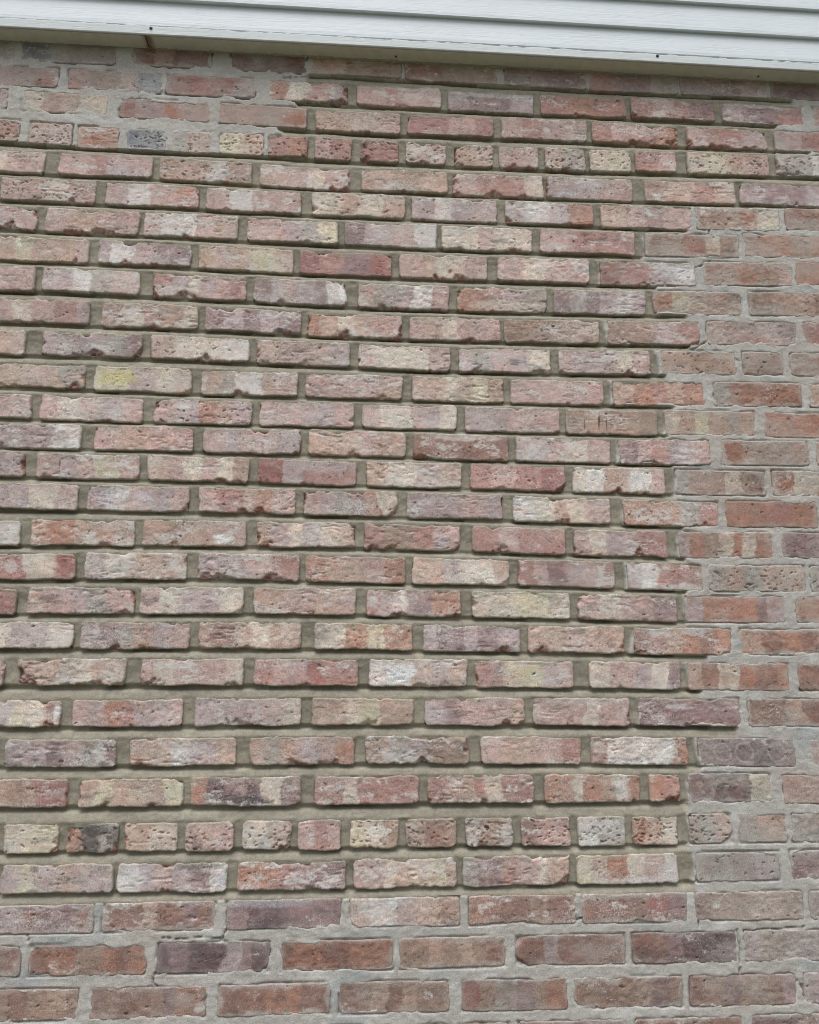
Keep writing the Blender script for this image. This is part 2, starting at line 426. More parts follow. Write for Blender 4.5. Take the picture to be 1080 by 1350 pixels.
# spots of another colour: (course, brick): [(s, t, half width m, half height m, colour, amount)]
RINGS = {(23, 8): [(-.5, 0, .017), (-.05, 0, .018), (.62, 0, .017)]}
SPOTS = {(17, 3): [(.55, -.45, .026, .012, (228, 228, 226), .9)], (21, 5): [(-.35, .0, .028, .016, (226, 228, 230), .9)],
         (9, 4): [(.92, .2, .010, .022, (232, 234, 236), .85)], (22, 1): [(.94, .1, .007, .018, (226, 224, 222), .9)],
         (8, 3): [(.44, -.1, .022, .015, (190, 186, 158), .85)], (18, 1): [(-.28, .0, .012, .012, (200, 186, 184), .8)],
         (27, 7): [(-.62, .1, .008, .007, (205, 203, 200), .9)], (13, 7): [(-.28, .1, .0014, .022, (60, 55, 52), .9), (-.12, .1, .0014, .022, (60, 55, 52), .9), (-.6, -.2, .0012, .014, (70, 60, 58), .8)],
         (23, 8): [(-.55, 0, .016, .017, (118, 98, 100), .75), (-.1, 0, .016, .017, (118, 98, 100), .75), (.6, 0, .016, .017, (112, 92, 96), .75)],
         (23, 7): [(-.8, .1, .016, .016, (206, 196, 186), .6), (-.3, .1, .016, .016, (206, 196, 186), .6), (.3, .1, .018, .016, (206, 196, 186), .6)],
         (24, 3): [(.1, -.6, .05, .009, (84, 78, 82), .8)], (15, 2): [(-.55, .0, .0016, .013, (60, 52, 50), .9)], (8, 6): [(.95, .1, .004, .008, (96, 130, 165), .8)],
         (26, 1): [(.12, .0, .02, .004, (96, 88, 90), .7)], (23, 3): [(.0, .0, .028, .014, (206, 202, 202), .7)], (25, 3): [(.2, .6, .03, .012, (84, 80, 78), .8), (.8, .2, .014, .02, (96, 90, 86), .7)],
         (11, 5): [(.0, .1, .06, .016, (206, 200, 186), .8)], (12, 2): [(-.5, .1, .045, .017, (196, 186, 132), .75)], (14, 5): [(.0, .75, .09, .008, (198, 190, 184), .9)],
         (4, 4): [(0, 0, .04, .02, (116, 124, 135), .8)], (2, 2): [(.8, .0, .022, .024, (142, 150, 158), .85)], (22, 7): [(-.2, .4, .03, .007, (196, 190, 190), .8)],
         (26, 6): [(.2, -.8, .07, .009, (206, 200, 198), .8), (.8, -.3, .02, .016, (206, 200, 198), .7)], (9, 6): [(0, -.5, .08, .012, (205, 194, 180), .7)],
         (25, 12): [(0, .2, .032, .014, (205, 202, 198), .7)], (25, 8): [(.2, .2, .024, .01, (222, 218, 210), .8)], (24, 6): [(.55, .7, .016, .016, (214, 208, 200), .85)],
         (27, 4): [(-.6, .2, .028, .014, (196, 190, 188), .6)], (25, 10): [(-.1, .3, .005, .005, (50, 40, 38), .9)], (16, 2): [(-.6, .1, .02, .018, (202, 198, 204), .7), (.1, .2, .02, .014, (202, 198, 204), .6)],
         (21, 6): [(.1, .1, .03, .018, (190, 184, 150), .7)], (22, 6): [(0, .8, .09, .007, (190, 180, 176), .8)], (18, 7): [(-.6, .2, .028, .02, (198, 194, 194), .7), (.4, -.8, .05, .009, (200, 198, 196), .8)],
         (20, 7): [(-.5, .7, .03, .01, (196, 196, 198), .8), (.3, .75, .03, .009, (192, 192, 194), .8)], (8, 7): [(.6, .3, .05, .015, (196, 198, 200), .75)], (2, 9): [(0, .8, .09, .006, (200, 200, 200), .85)],
         (2, 5): [(.2, .85, .08, .006, (196, 192, 190), .8)], (2, 6): [(0, .7, .09, .008, (194, 192, 194), .75)], (15, 4): [(.2, .5, .09, .014, (178, 166, 166), .8)], (17, 5): [(.6, -.2, .016, .014, (192, 184, 190), .7)],
         (29, 2): [(.9, -.4, .012, .008, (190, 188, 186), .8)], (6, 8): [(.8, -.6, .03, .01, (190, 188, 168), .8)], (27, 3): [(-.2, .75, .08, .008, (176, 172, 180), .6)],
         (26, 2): [(-.75, .1, .03, .02, (200, 196, 202), .65), (.9, -.2, .012, .02, (200, 196, 202), .6), (.5, .8, .05, .008, (86, 78, 84), .7)], (24, 1): [(-.6, .2, .03, .012, (196, 192, 190), .6)]}
PITTED = {(4, i) for i in range(1, 18)} | {(25, i) for i in range(2, 17)} | {(5, 3), (6, 4), (11, 3), (11, 9), (18, 8), (18, 9), (6, 1), (11, 8), (13, 3), (26, 7)}
PITTED -= {(4, 3), (4, 12), (4, 15), (25, 7), (25, 15), (25, 16)}


def colour_field(code, s, t, seed, w, gx, gz, pal):
    """colour along the brick, from its string of colour letters, broken up by blotches"""
    ncol = len(code)
    wob = s + (0.04 * vn(t * 1.5 + 3, s * 2.0, seed) + 0.022 * fbm(gx * 60, gz * 80, seed + 3, 4, .6)) * (0.2 / w)
    r = np.random.default_rng(seed)
    edges = np.arange(1, ncol) / ncol + r.uniform(-0.22, 0.22, ncol - 1) / ncol
    mean = np.mean([pal[q] for q in code], 0)
    out = np.empty(s.shape + (3,))
    out[:] = pal[code[0]]
    for j, e in enumerate(edges):
        soft = r.choice([0.006, 0.016, 0.06] if pal is PALS[True] else [0.005, 0.012, 0.03]) * (0.2 / w) * 0.6
        f = sst(e - soft, e + soft, wob)[..., None]
        out = out * (1 - f) + pal[code[j + 1]] * f
    out = out * .96 + mean * .04
    for j in range(3):
        other = pal[code[r.integers(ncol)]] * .6 + mean * .4
        f = (sst(.15, .55, fbm(gx * (22 + 16 * j) + 11 * j, gz * (34 + 20 * j), seed + 400 + j, 4, .6)) * .36)[..., None]
        out = out * (1 - f) + other * f
    return out


def make_brick(b, step=0.0019):
    k, i = b['k'], b['i']
    seed = k * 1000 + i * 37
    r = np.random.default_rng(seed)
    w, h = b['u1'] - b['u0'], b['zt'] - b['zb']
    new = b['new']
    nx, nz = max(6, int(round(w / step))), max(6, int(round(h / step)))
    s1, t1 = np.linspace(0, 1, nx + 1), np.linspace(0, 1, nz + 1)
    s, t = np.meshgrid(s1, t1)
    x0, z0 = (s - .5) * w, (t - .5) * h
    gx, gz = x0 + (b['u0'] + b['u1']) / 2, z0 + (b['zt'] + b['zb']) / 2
    dT, dB, dL, dR = (1 - t) * h, t * h, s * w, (1 - s) * w
    # ragged outline
    amp = 0.0019 if new > .5 else 0.0013
    def wob(q, sd):
        return amp * (fbm(q * 20, q * 0 + sd, seed + sd, 3) + .42 * fbm(q * 130, q * 0 + sd, seed + sd + 5, 3, .65))
    x, z = x0.copy(), z0.copy()
    z += wob(gx, 11) * t - np.abs(wob(gx, 31)) * .8 * t - (wob(gx, 23)) * (1 - t)
    x += wob(gz, 41) * s - wob(gz, 53) * (1 - s)
    rc = r.uniform(.004, .009)
    fx = np.clip((np.abs(z0) - (h / 2 - rc)) / rc, 0, 1) ** 2
    fz = np.clip((np.abs(x0) - (w / 2 - rc)) / rc, 0, 1) ** 2
    x -= np.sign(x0) * fx * fz * rc * .45
    z -= np.sign(z0) * fx * fz * rc * .45
    d = np.minimum(np.minimum(dT, dB), np.minimum(dL, dR))
    # face relief
    y = np.zeros_like(x)
    rough = r.uniform(.35, 1.45)
    y += 0.0007 * rough * fbm(gx * 22, gz * 30, seed + 61, 3)
    y += 0.0007 * rough * fbm(gx * 110, gz * 130, seed + 67, 3, .65)
    lam = fbm(gx * 45, gz * 260, seed + 71, 2)
    y -= 0.0012 * rough * sst(.40, .85, lam) * sst(.0, .5, fbm(gx * 16 + 5, gz * 30, seed + 72, 2)) * (0.3 + new)
    y += (0.0012 if new > .5 else .0006) * (r.uniform(-1, 1) * x0 / (w / 2) + r.uniform(-1, 1) * z0 / (h / 2))
    # worn edges
    nz1 = fbm(gx * 55, gz * 55, seed + 73, 3)
    rad = (0.0020 if new > .5 else 0.0009) * np.clip(0.8 + 1.1 * nz1, 0.25, 2.6)
    e = np.clip(rad - d, 0, None)
    y -= rad - np.sqrt(np.clip(rad * rad - e * e, 0, None))
    # spalls along the lower and side edges
    cn = fbm(gx * 24 + 9, gz * 18, seed + 79, 4, .55)
    dd = np.minimum(np.minimum(dB, dL * 1.3), np.minimum(dR * 1.3, dT * 1.6))
    reach = (0.020 if new > .5 else 0.008) * np.clip(cn - r.uniform(.05, .45), 0, 1)
    chip = np.clip(reach - dd * .8, 0, None) * (.9 + .5 * fbm(gx * 200, gz * 260, seed + 83, 2))
    for (cs, ct, cr) in CHIPS.get((k, i), []):
        q = np.abs(x0 - cs * w / 2) * .85 + np.abs(z0 - ct * h / 2) * 1.1
        q = q + .0028 * fbm(gx * 150, gz * 220, seed + 89, 3)
        chip = np.maximum(chip, np.clip(cr - q, 0, .016) * .75)
    chip = np.clip(chip, 0, .014)
    y -= chip
    # pits
    pit = np.zeros_like(x)
    npit = int((r.integers(5, 44) if (k, i) in PITTED else r.integers(0, 8)) * (1 if w < .12 or (k, i) not in PITTED else 1.8))
    for _ in range(npit):
        px, pz = r.uniform(-.47, .47) * w, r.uniform(-.45, .45) * h
        big = (k, i) in PITTED
        a_, b_ = .0012 + (.0046 if big else .0026) * r.random() ** 2.2, r.uniform(.0009, .0017)
        dp = r.uniform(.0018, .004)
        sl = r.uniform(-.7, .5)
        xx, zz = x0 - px, z0 - pz
        q = (xx / a_) ** 2 + ((zz - sl * xx) / b_) ** 2
        pit = np.maximum(pit, dp * np.clip(1.25 - q, 0, 1))
    y -= pit
    # ---------------- colour
    c = colour_field(b['code'], s, t, seed, w, gx, gz, PALS[bool(new > .4)])
    c = c * r.uniform(.88, 1.08)
    m1 = fbm(gx * 30, gz * 45, seed + 101, 4)
    m2 = fbm(gx * 110, gz * 140, seed + 103, 4, .65)
    c = c * (1 + .13 * m1 + .20 * m2)[..., None]
    hue = fbm(gx * 24 + 40, gz * 50, seed + 107, 3)[..., None]
    c = c * (1 + hue * np.array([.05, -.03, -.05]))
    # pale lime bloom in patches
    amt = r.uniform(.2, .85) if new > .4 else r.uniform(.1, .5)
    bl = sst(.12, .62, fbm(gx * 36 + 7, gz * 75, seed + 109, 4, .68)) * (.45 + .55 * sst(-.2, .4, fbm(gx * 160, gz * 260, seed + 113, 3)))
    f = (bl * amt * .26)[..., None]
    c = c * (1 - f) + C_LIME * f
    film_a = np.clip((.27 if new > .4 else .18) + bl * amt * .5 + .16 * fbm(gx * 12, gz * 22, seed + 117, 3), 0, 1)
    # thin dark cracks and flakes
    rg = 1 - np.abs(fbm(gx * 34 + 3, gz * 80, seed + 119, 4, .6))
    ck = sst(.955, .995, rg) * sst(.05, .5, fbm(gx * 20, gz * 30 + 9, seed + 123, 3))
    y -= ck * .0012
    c = c * (1 - .5 * ck[..., None])
    # sooty marks
    if r.random() < .4:
        so = sst(.42, .8, fbm(gx * 24 + 90, gz * 70, seed + 127, 4, .6)) * r.uniform(.2, .6)
        c = c * (1 - so[..., None]) + lin((96, 88, 88)) * so[..., None]
    for (cs, ct, ru, rv, colr, am) in SPOTS.get((k, i), []):
        q = np.sqrt(((x0 - cs * w / 2) / ru) ** 2 + ((z0 - ct * h / 2) / rv) ** 2)
        big = ru > .003 and rv > .003
        q = q + ((.38 * fbm(gx * 90, gz * 120, seed + 131, 4, .6)) if big else 0)
        f = (1 - sst(.7, 1.15, q)) * am
        if big and ru > .012:
            f = f * (.62 + .38 * sst(-.5, .1, fbm(gx * 260, gz * 300, seed + 137, 2)))
        c = c * (1 - f[..., None]) + lin(colr) * f[..., None]
    for (cs, ct, ru) in RINGS.get((k, i), []):
        q = np.hypot(x0 - cs * w / 2, z0 - ct * h / 2) + .0012 * fbm(gx * 90, gz * 90, seed + 133, 2)
        f = ((1 - sst(.0012, .0030, np.abs(q - ru))) * .5)[..., None]
        c = c * (1 - f) + lin((176, 166, 166)) * f
    # mortar film left on the face
    if new > .5:
        ot = (1 - sst(.0005, .010, dT + .006 * fbm(gx * 60, gz * 60, seed + 139, 3)))
        oe = (1 - sst(.0, .005, d + .003 * fbm(gx * 80, gz * 80, seed + 149, 3))) * .5
        f = np.clip(np.maximum(ot * .6, oe), 0, .75)[..., None]
        c = c * (1 - f) + C_OLIVE * f
        fr = (sst(.0008, .003, chip) * .8)[..., None]
        fr = fr * sst(-.3, .3, fbm(gx * 40, gz * 40, seed + 151, 2))[..., None]
        c = c * (1 - fr) + C_FRESH * (1 + .4 * m2[..., None]) * fr
    else:
        sm = r.uniform(.25, .75)
        oe = 1 - sst(.0, .012, d + .008 * fbm(gx * 45, gz * 45, seed + 139, 4))
        wash = sst(-.1, .7, fbm(gx * 9, gz * 14, 555, 4) + .12 * sst(.6, 1.0, gx) + .3 * sst(2.6, 2.85, gz) * (1 - sst(-.3, 0, gx)) - .45 * (1 - sst(1.15, 1.3, gz)) * (1 - sst(.55, .85, gx)) + .55 * sst(.55, .72, gx) * (1 - sst(1.25, 1.36, gz)) * sst(1.0, 1.1, gz)) * .75
        f = np.clip(np.maximum(oe * sm, wash * .6), 0, .8)[..., None]
        c = c * (1 - f) + C_GREY * (1 + .06 * m2[..., None]) * f
    pf = np.clip(pit / .002, 0, 1)[..., None] * .5
    c = c * (1 - pf) + lin((70, 60, 54)) * pf
    c = np.clip(c, .01, .9)
    # ---------------- mesh: front grid plus sides running back into the wall
    base = (0.0008 if new > .5 else 0.0004) * r.uniform(-1, 1)
    y = y + base
    tl = b['tilt'] + r.uniform(-.004, .004)
    ncol = nx + 1
    V = np.stack([x, -y, z + tl * x0], -1).reshape(-1, 3)
    Cc = np.concatenate([c, np.clip(film_a - pit * 200 - chip * 150, 0, 1)[..., None]], -1).reshape(-1, 4)
    idx = np.arange((nx + 1) * (nz + 1)).reshape(nz + 1, nx + 1)
    q = np.stack([idx[:-1, :-1], idx[:-1, 1:], idx[1:, 1:], idx[1:, :-1]], -1).reshape(-1, 4)
    per = np.concatenate([idx[0, :-1], idx[:-1, -1], idx[-1, :0:-1], idx[:0:-1, 0]])
    np_ = len(per)
    P = V[per]
    ring1 = P.copy(); ring1[:, 1] += .006
    ring1[:, 0] += .0004 * vn(np.arange(np_) * .7, np.zeros(np_), seed)
    ring2 = ring1.copy(); ring2[:, 1] = .045
    n0 = len(V)
    V = np.concatenate([V, ring1, ring2])
    film = .35
    side = Cc[per] * (1 - film) + np.append(C_OLIVE if new > .4 else C_GREY, 0) * film
    Cc = np.concatenate([Cc, side, side])
    a = np.arange(np_); an = (a + 1) % np_
    q1 = np.stack([per[a], n0 + a, n0 + an, per[an]], -1)
    q2 = np.stack([n0 + a, n0 + np_ + a, n0 + np_ + an, n0 + an], -1)
    return mesh_from('brick', V, np.concatenate([q, q1, q2]), Cc)


# ------------------------------------------------------------------ ground
gm = N('grass_ground')
_geo = gm.add('ShaderNodeNewGeometry')
_ns = gm.add('ShaderNodeTexNoise', i_Scale=6.0, i_Detail=8.0, i_Roughness=0.7)
gm.l(_geo.outputs['Position'], _ns.inputs['Vector'])
gm.l(ramp(gm, _ns.outputs['Fac'], [(0.3, (0.07, 0.075, 0.045)), (0.7, (0.16, 0.155, 0.10))]), gm.b.inputs['Base Color'])
gm.b.inputs['Roughness'].default_value = 1.0
ground = link('ground', mesh_from('ground', np.array([[-300, -300, 0], [300, -300, 0], [300, 300, 0], [-300, 300, 0]], float), np.array([[0, 1, 2, 3]])), gm.m)
ground['kind'] = 'structure'

# ------------------------------------------------------------------ the brick wall
wall = thing('brick_wall', 'weathered pinkish red brick wall with raked olive mortar joints, below white siding', 'brick wall', (0, 0, 0))
for b in bricks:
    o = link('brick', make_brick(b), M_BRICK, wall, ((b['u0'] + b['u1']) / 2, 0, (b['zt'] + b['zb']) / 2))

# mortar: one relief surface over the whole wall, split into new (raked) and old (flush) mortar
ST = 0.0024
U0, U1, ZB, ZT = -0.98, 1.27, 0.89, 2.985
nu, nzz = int((U1 - U0) / ST), int((ZT - ZB) / ST)
uu, zz = np.linspace(U0, U1, nu + 1), np.linspace(ZB, ZT, nzz + 1)
G_u, G_z = np.meshgrid(uu, zz)
sd = np.full(G_u.shape, 1.0)
for b in bricks:
    m = .03
    i0, i1 = np.searchsorted(uu, [b['u0'] - m, b['u1'] + m])
    j0, j1 = np.searchsorted(zz, [b['zb'] - m, b['zt'] + m])
    if i0 >= i1 or j0 >= j1:
        continue
    lu, lz = G_u[j0:j1, i0:i1], G_z[j0:j1, i0:i1]
    cx, cz = (b['u0'] + b['u1']) / 2, (b['zt'] + b['zb']) / 2
    lz = lz - b['tilt'] * (lu - cx)
    ax, az = np.abs(lu - cx) - (b['u1'] - b['u0']) / 2, np.abs(lz - cz) - (b['zt'] - b['zb']) / 2
    q = np.where((ax > 0) & (az > 0), np.hypot(ax, az), np.maximum(ax, az))
    sd[j0:j1, i0:i1] = np.minimum(sd[j0:j1, i0:i1], q)
zone = np.zeros(G_u.shape)
dtop = np.full(G_u.shape, 1.0)           # depth below the top line of the brick's own course
tbed = np.full(G_u.shape, -1.0)          # 0 under the brick above .. 1 at the brick below
nw = .010 * fbm(G_u * 25, G_z * 18, 900, 3)
for k in KS:
    cdat = courses[k]
    top = np.interp(uu, cdat['cu'], cdat['top'])[None, :]
    bot = np.interp(uu, cdat['cu'], cdat['bot'])[None, :]
    hl, hr, bl_, br_ = cdat['z']
    row = (G_z <= top) & (G_z >= bot)
    f = sst(-.004, .004, G_u - hl + nw) * sst(-.004, .004, hr - G_u + nw)
    zone = np.where(row, f, zone)
    dtop = np.where(row, top - G_z, dtop)
    if k > 1:                              # the arris belongs to the bed joint above it
        pl_, pr_ = courses[k - 1]['z'][2:]
        fb_ = sst(-.005, .005, G_u - pl_ + nw) * sst(-.005, .005, pr_ - G_u + nw)
        zone = np.where(row & (top - G_z < .007) & (sd < 0), fb_, zone)
    if k + 1 in courses:
        nt_ = np.interp(uu, courses[k + 1]['cu'], courses[k + 1]['top'])[None, :]
        bed = (G_z < bot) & (G_z > nt_)
        f = sst(-.005, .005, G_u - bl_ + nw) * sst(-.005, .005, br_ - G_u + nw)
        zone = np.where(bed, f, zone)
        tbed = np.where(bed, (bot - G_z) / np.maximum(bot - nt_, 1e-4), tbed)


def blur(a, n, axis):
    kx = np.arange(-n, n + 1)
    acc = np.zeros_like(a)
    for j in kx:
        acc += np.roll(a, j, axis)
    return acc / len(kx)


# new mortar: bed joints struck back under the brick above, head joints recessed
n_lo = fbm(G_u * 14, G_z * 20, 901, 3)
n_hi = fbm(G_u * 120, G_z * 150, 902, 3)
headcol = sst(0.0, 0.003, blur(np.where(tbed < 0, np.clip(sd, -.01, .01), 0), 0, 0))
dbed = .0014 + .0046 * (1 - sst(.20, 1.0, tbed)) + .0200 * (1 - sst(.11, .38, tbed)) + .0018 * n_lo
dhead = .0035 + .0042 * sst(.0, .035, dtop) + .0020 * n_lo
in_head = (tbed < 0) & (sd > -.002)
# head joints droop a little into the bed joint beneath
hm = in_head.astype(float)
droop = hm.copy()
for j in range(1, 4):
    droop = np.maximum(droop, np.roll(hm, -j, 0) * (1 - j * .24))
droop = blur(droop, 2, 1)
dnew = np.where(tbed >= 0, dbed * (1 - droop * .75) + (dhead + .001) * droop * .75, dhead)
dnew = np.where((tbed < 0) & (dtop < .009) & (sd < .0005), .0012 + .25 * np.clip(dtop, 0, 1), dnew)
dnew = blur(blur(dnew, 1, 0), 1, 1)
dnew = dnew + .0007 * n_hi
lipn = fbm(G_u * 50, G_z * 60, 903, 3)
# crumbs of mortar over the top edge of the brick below
dnew = dnew - np.where(tbed > .8, .0015 * np.clip(lipn, 0, 1), 0)
h_new = -np.where((sd < -.0035) & (dtop > .009), .026, dnew)
# old mortar: flush, lapping raggedly over the arrises
o_lo = fbm(G_u * 18, G_z * 26, 911, 4)
o_hi = fbm(G_u * 90, G_z * 110, 912, 4, .6)
smear = 1.1 + 1.0 * sst(2.66, 2.80, G_z) * (1 - sst(-.25, .0, G_u))
lap = .0008 + smear * .0062 * np.clip(fbm(G_u * 26, G_z * 34, 913, 4, .55) - .02, -.4, 1) + .0012 * fbm(G_u * 140, G_z * 150, 914, 2)
level = .0000 + .0007 * o_lo + .0009 * o_hi
inside = -sd - lap
h_old = level - np.where(inside > 0, np.clip(inside * 1.2, 0, .02), 0)
# hairline shrinkage gaps along some arrises
gap = sst(.24, .5, fbm(G_u * 9 + 31, G_z * 16, 915, 3)) * (1 - sst(.0, .0022, np.abs(sd - .0005)))
h_old = h_old - gap * .005
hgt = h_old * (1 - zone) + h_new * zone
# hairline cracks in the old mortar, as wall-plane polylines
CRACKS = [[(-0.2288, 1.1705), (-0.226, 1.1423), (-0.2248, 1.1181), (-0.2321, 1.1005)], [(-0.3376, 1.1034), (-0.3038, 1.1016), (-0.2742, 1.1036), (-0.2321, 1.1005)], [(-0.3484, 1.0462), (-0.3512, 1.029), (-0.3443, 1.0252)], [(0.7286, 1.1015), (0.7319, 1.0699), (0.7283, 1.0271)], [(0.8358, 1.0304), (0.837, 1.0135), (0.8462, 1.0017), (0.8501, 0.9823)], [(0.6524, 1.1663), (0.6547, 1.1369), (0.6554, 1.1052)], [(-0.624, 1.114), (-0.5765, 1.112), (-0.5743, 1.1033)], [(0.4297, 1.2739), (0.4316, 1.2467)], [(0.7817, 2.5514), (0.789, 2.5784), (0.7889, 2.5994)], [(0.6542, 2.597), (0.7335, 2.595), (0.8133, 2.5929)], [(-0.1947, 2.9191), (-0.1856, 2.9056), (-0.1359, 2.9107)], [(0.0726, 2.9153), (0.0829, 2.9423)], [(0.2868, 2.9631), (0.3041, 2.9294)], [(0.7402, 1.0987), (0.8596, 1.1049)], [(0.3634, 1.1277), (0.4208, 1.123), (0.4644, 1.1289)], [(0.6606, 2.4712), (0.7155, 2.4604), (0.7602, 2.4753), (0.7804, 2.4873)], [(0.7525, 2.2535), (0.8044, 2.2622), (0.829, 2.2488)], [(0.2144, 1.9312), (0.2619, 1.9401)], [(0.6692, 2.2809), (0.7284, 2.2739), (0.7642, 2.2965)]]
crk = np.full(G_u.shape, 1.0)
for pl in CRACKS:
    for (xa, za), (xb, zb_) in zip(pl, pl[1:]):
        i0, i1 = np.searchsorted(uu, [min(xa, xb) - .01, max(xa, xb) + .01])
        j0, j1 = np.searchsorted(zz, [min(za, zb_) - .01, max(za, zb_) + .01])
        lu, lz = G_u[j0:j1, i0:i1], G_z[j0:j1, i0:i1]
        L2 = (xb - xa) ** 2 + (zb_ - za) ** 2
        tt = np.clip(((lu - xa) * (xb - xa) + (lz - za) * (zb_ - za)) / L2, 0, 1)
        dl = np.hypot(lu - xa - tt * (xb - xa), lz - za - tt * (zb_ - za)) + .0012 * vn(lu * 150, lz * 150, 77)
        crk[j0:j1, i0:i1] = np.minimum(crk[j0:j1, i0:i1], dl)
hgt = hgt - .008 * (1 - sst(.0001, .0016, crk)) * (1 - zone)

cn1 = fbm(G_u * 16, G_z * 22, 921, 4)
cn2 = fbm(G_u * 130, G_z * 150, 922, 4, .65)
c_old = C_GREY * (1 + .07 * cn1 + .10 * cn2)[..., None]
pale = (sst(.1, .7, fbm(G_u * 20 + 3, G_z * 36, 923, 4, .6)) * .55)[..., None]
c_old = c_old * (1 - pale) + lin((200, 199, 196)) * pale
blue = (sst(.4, .85, fbm(G_u * 11 + 13, G_z * 20, 924, 3)) * .4)[..., None]
c_old = c_old * (1 - blue) + lin((146, 156, 160)) * blue
warm = (sst(.2, .8, fbm(G_u * 6 + 23, G_z * 9, 925, 3)) * .4)[..., None]
c_old = c_old * (1 - warm) + lin((170, 160, 150)) * warm
c_new = C_OLIVE * (1 + .13 * cn1 + .15 * cn2)[..., None]
c_all = c_old * (1 - zone[..., None]) + c_new * zone[..., None]

V = np.stack([G_u, -hgt, G_z], -1).reshape(-1, 3)
CC = np.clip(c_all.reshape(-1, 3), .01, .9)
idx = np.arange((nu + 1) * (nzz + 1)).reshape(nzz + 1, nu + 1)
q = np.stack([idx[:-1, :-1], idx[:-1, 1:], idx[1:, 1:], idx[1:, :-1]], -1).reshape(-1, 4)
sdq = sd.ravel()[q].max(1)
keep = sdq > -.013
zq = zone.ravel()[q].mean(1) > .5
for nm, sel, mt in (('raked_mortar', keep & zq, M_NEW), ('flush_mortar', keep & ~zq, M_OLD)):
    qq = q[sel]
    used, inv = np.unique(qq, return_inverse=True)
    o = link(nm, mesh_from(nm, V[used], inv.reshape(-1, 4), CC[used]), mt, wall)
    o['label'] = 'fresh olive mortar in recessed joints' if nm == 'raked_mortar' else 'old pale grey mortar flush with the bricks'

# plainer brickwork carrying on past the photograph's edges, as one part
def outer():
    Vs, Qs, Cs = [], [], []
    n = 0
    r = np.random.default_rng(99)
    keys = 'pprrobbttlmnnn'
    def put(u0, u1, z0, z1):
        nonlocal n
        nx, nz = 10, 4
        s, t = np.meshgrid(np.linspace(0, 1, nx + 1), np.linspace(0, 1, nz + 1))
        x, z = u0 + s * (u1 - u0), z0 + t * (z1 - z0)
        edge = (s == 0) | (s == 1) | (t == 0) | (t == 1)
        y = .0012 * fbm(x * 60, z * 80, 77, 2) + np.where(edge, .003, 0)
        c = PAL[keys[r.integers(len(keys))]] * (1 + .2 * fbm(x * 60, z * 80, 79, 3))[..., None]
        c = np.concatenate([c, np.full(c.shape[:2] + (1,), .25)], -1)
        idx = np.arange(s.size).reshape(nz + 1, nx + 1)
        per = np.concatenate([idx[0, :-1], idx[:-1, -1], idx[-1, :0:-1], idx[:0:-1, 0]])
        v = np.stack([x, y, z], -1).reshape(-1, 3)
        back = v[per].copy(); back[:, 1] = .04
        a = np.arange(len(per)); an = (a + 1) % len(per)
        f = np.stack([idx[:-1, :-1], idx[:-1, 1:], idx[1:, 1:], idx[1:, :-1]], -1).reshape(-1, 4)
        g = np.stack([per[a], s.size + a, s.size + an, per[an]], -1)
        Vs.append(v); Vs.append(back); Cs.append(c.reshape(-1, 4)); Cs.append(c.reshape(-1, 4)[per])
        Qs.append(np.concatenate([f, g]) + n)
        n += s.size + len(per)
    for k in KS:
        L = courses[k]['b']
        zt, zb = L[0]['zt'], L[0]['zb']
        u = L[0]['u0'] - .013
        while u > -3.2:
            w = .098 if k in (4, 25) else r.uniform(.192, .206)
            put(u - w, u, zb, zt); u -= w + .013
        zt, zb = L[-1]['zt'], L[-1]['zb']
        u = L[-1]['u1'] + .013
        while u < 3.6:
            w = .098 if k in (4, 25) else r.uniform(.192, .206)
            put(u, u + w, zb, zt); u += w + .013
    z = courses[30]['b'][3]['zb'] - .015
    row = 0
    while z > .03:
        u = -3.2 - .1 * (row % 2)
        while u < 3.6:
            w = r.uniform(.192, .206)
            put(u, u + w, max(z - .054, -.05), z); u += w + .013
        z -= .069; row += 1
    return mesh_from('outer_brickwork', np.concatenate(Vs), np.concatenate(Qs), np.clip(np.concatenate(Cs), .01, .9))


ob = link('outer_brickwork', outer(), M_BRICK, wall)
ob['kind'] = 'stuff'
# mortar bed behind the outer brickwork, butted against the detailed relief
fl, fr_, fb = U0, U1, ZB
bv, bq = [], []
for (a0, a1, b0, b1) in ((-3.4, fl, fb, ZT), (fr_, 3.8, fb, ZT), (-3.4, 3.8, -.05, fb)):
    n0 = len(bv)
    bv += [(a0, .003, b0), (a1, .003, b0), (a1, .003, b1), (a0, .003, b1)]
    bq.append([n0, n0 + 1, n0 + 2, n0 + 3])
link('outer_mortar', mesh_from('outer_mortar', np.array(bv), np.array(bq), np.tile(np.append(C_GREY, 0), (len(bv), 1))), M_OLD, wall)

# ------------------------------------------------------------------ white lap siding above the wall
SEAM = -0.492
siding = thing('lap_siding', 'white painted horizontal lap siding with wood grain, overhanging the top of the brick wall', 'siding', (0, 0, 2.96))
M_WHITE = mat_paint('white_paint', (0.61, 0.66, 0.70), .2)
M_STRIP = mat_paint('strip_paint', (0.61, 0.655, 0.675), .3)
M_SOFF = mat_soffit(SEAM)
M_NAIL = mat_plain('nail_steel', (0.06, 0.05, 0.045), 0.6, 400, .4)
M_CAULK = mat_plain('old_caulk', (0.34, 0.31, 0.26), 0.95, 260)
BASE = 2.960


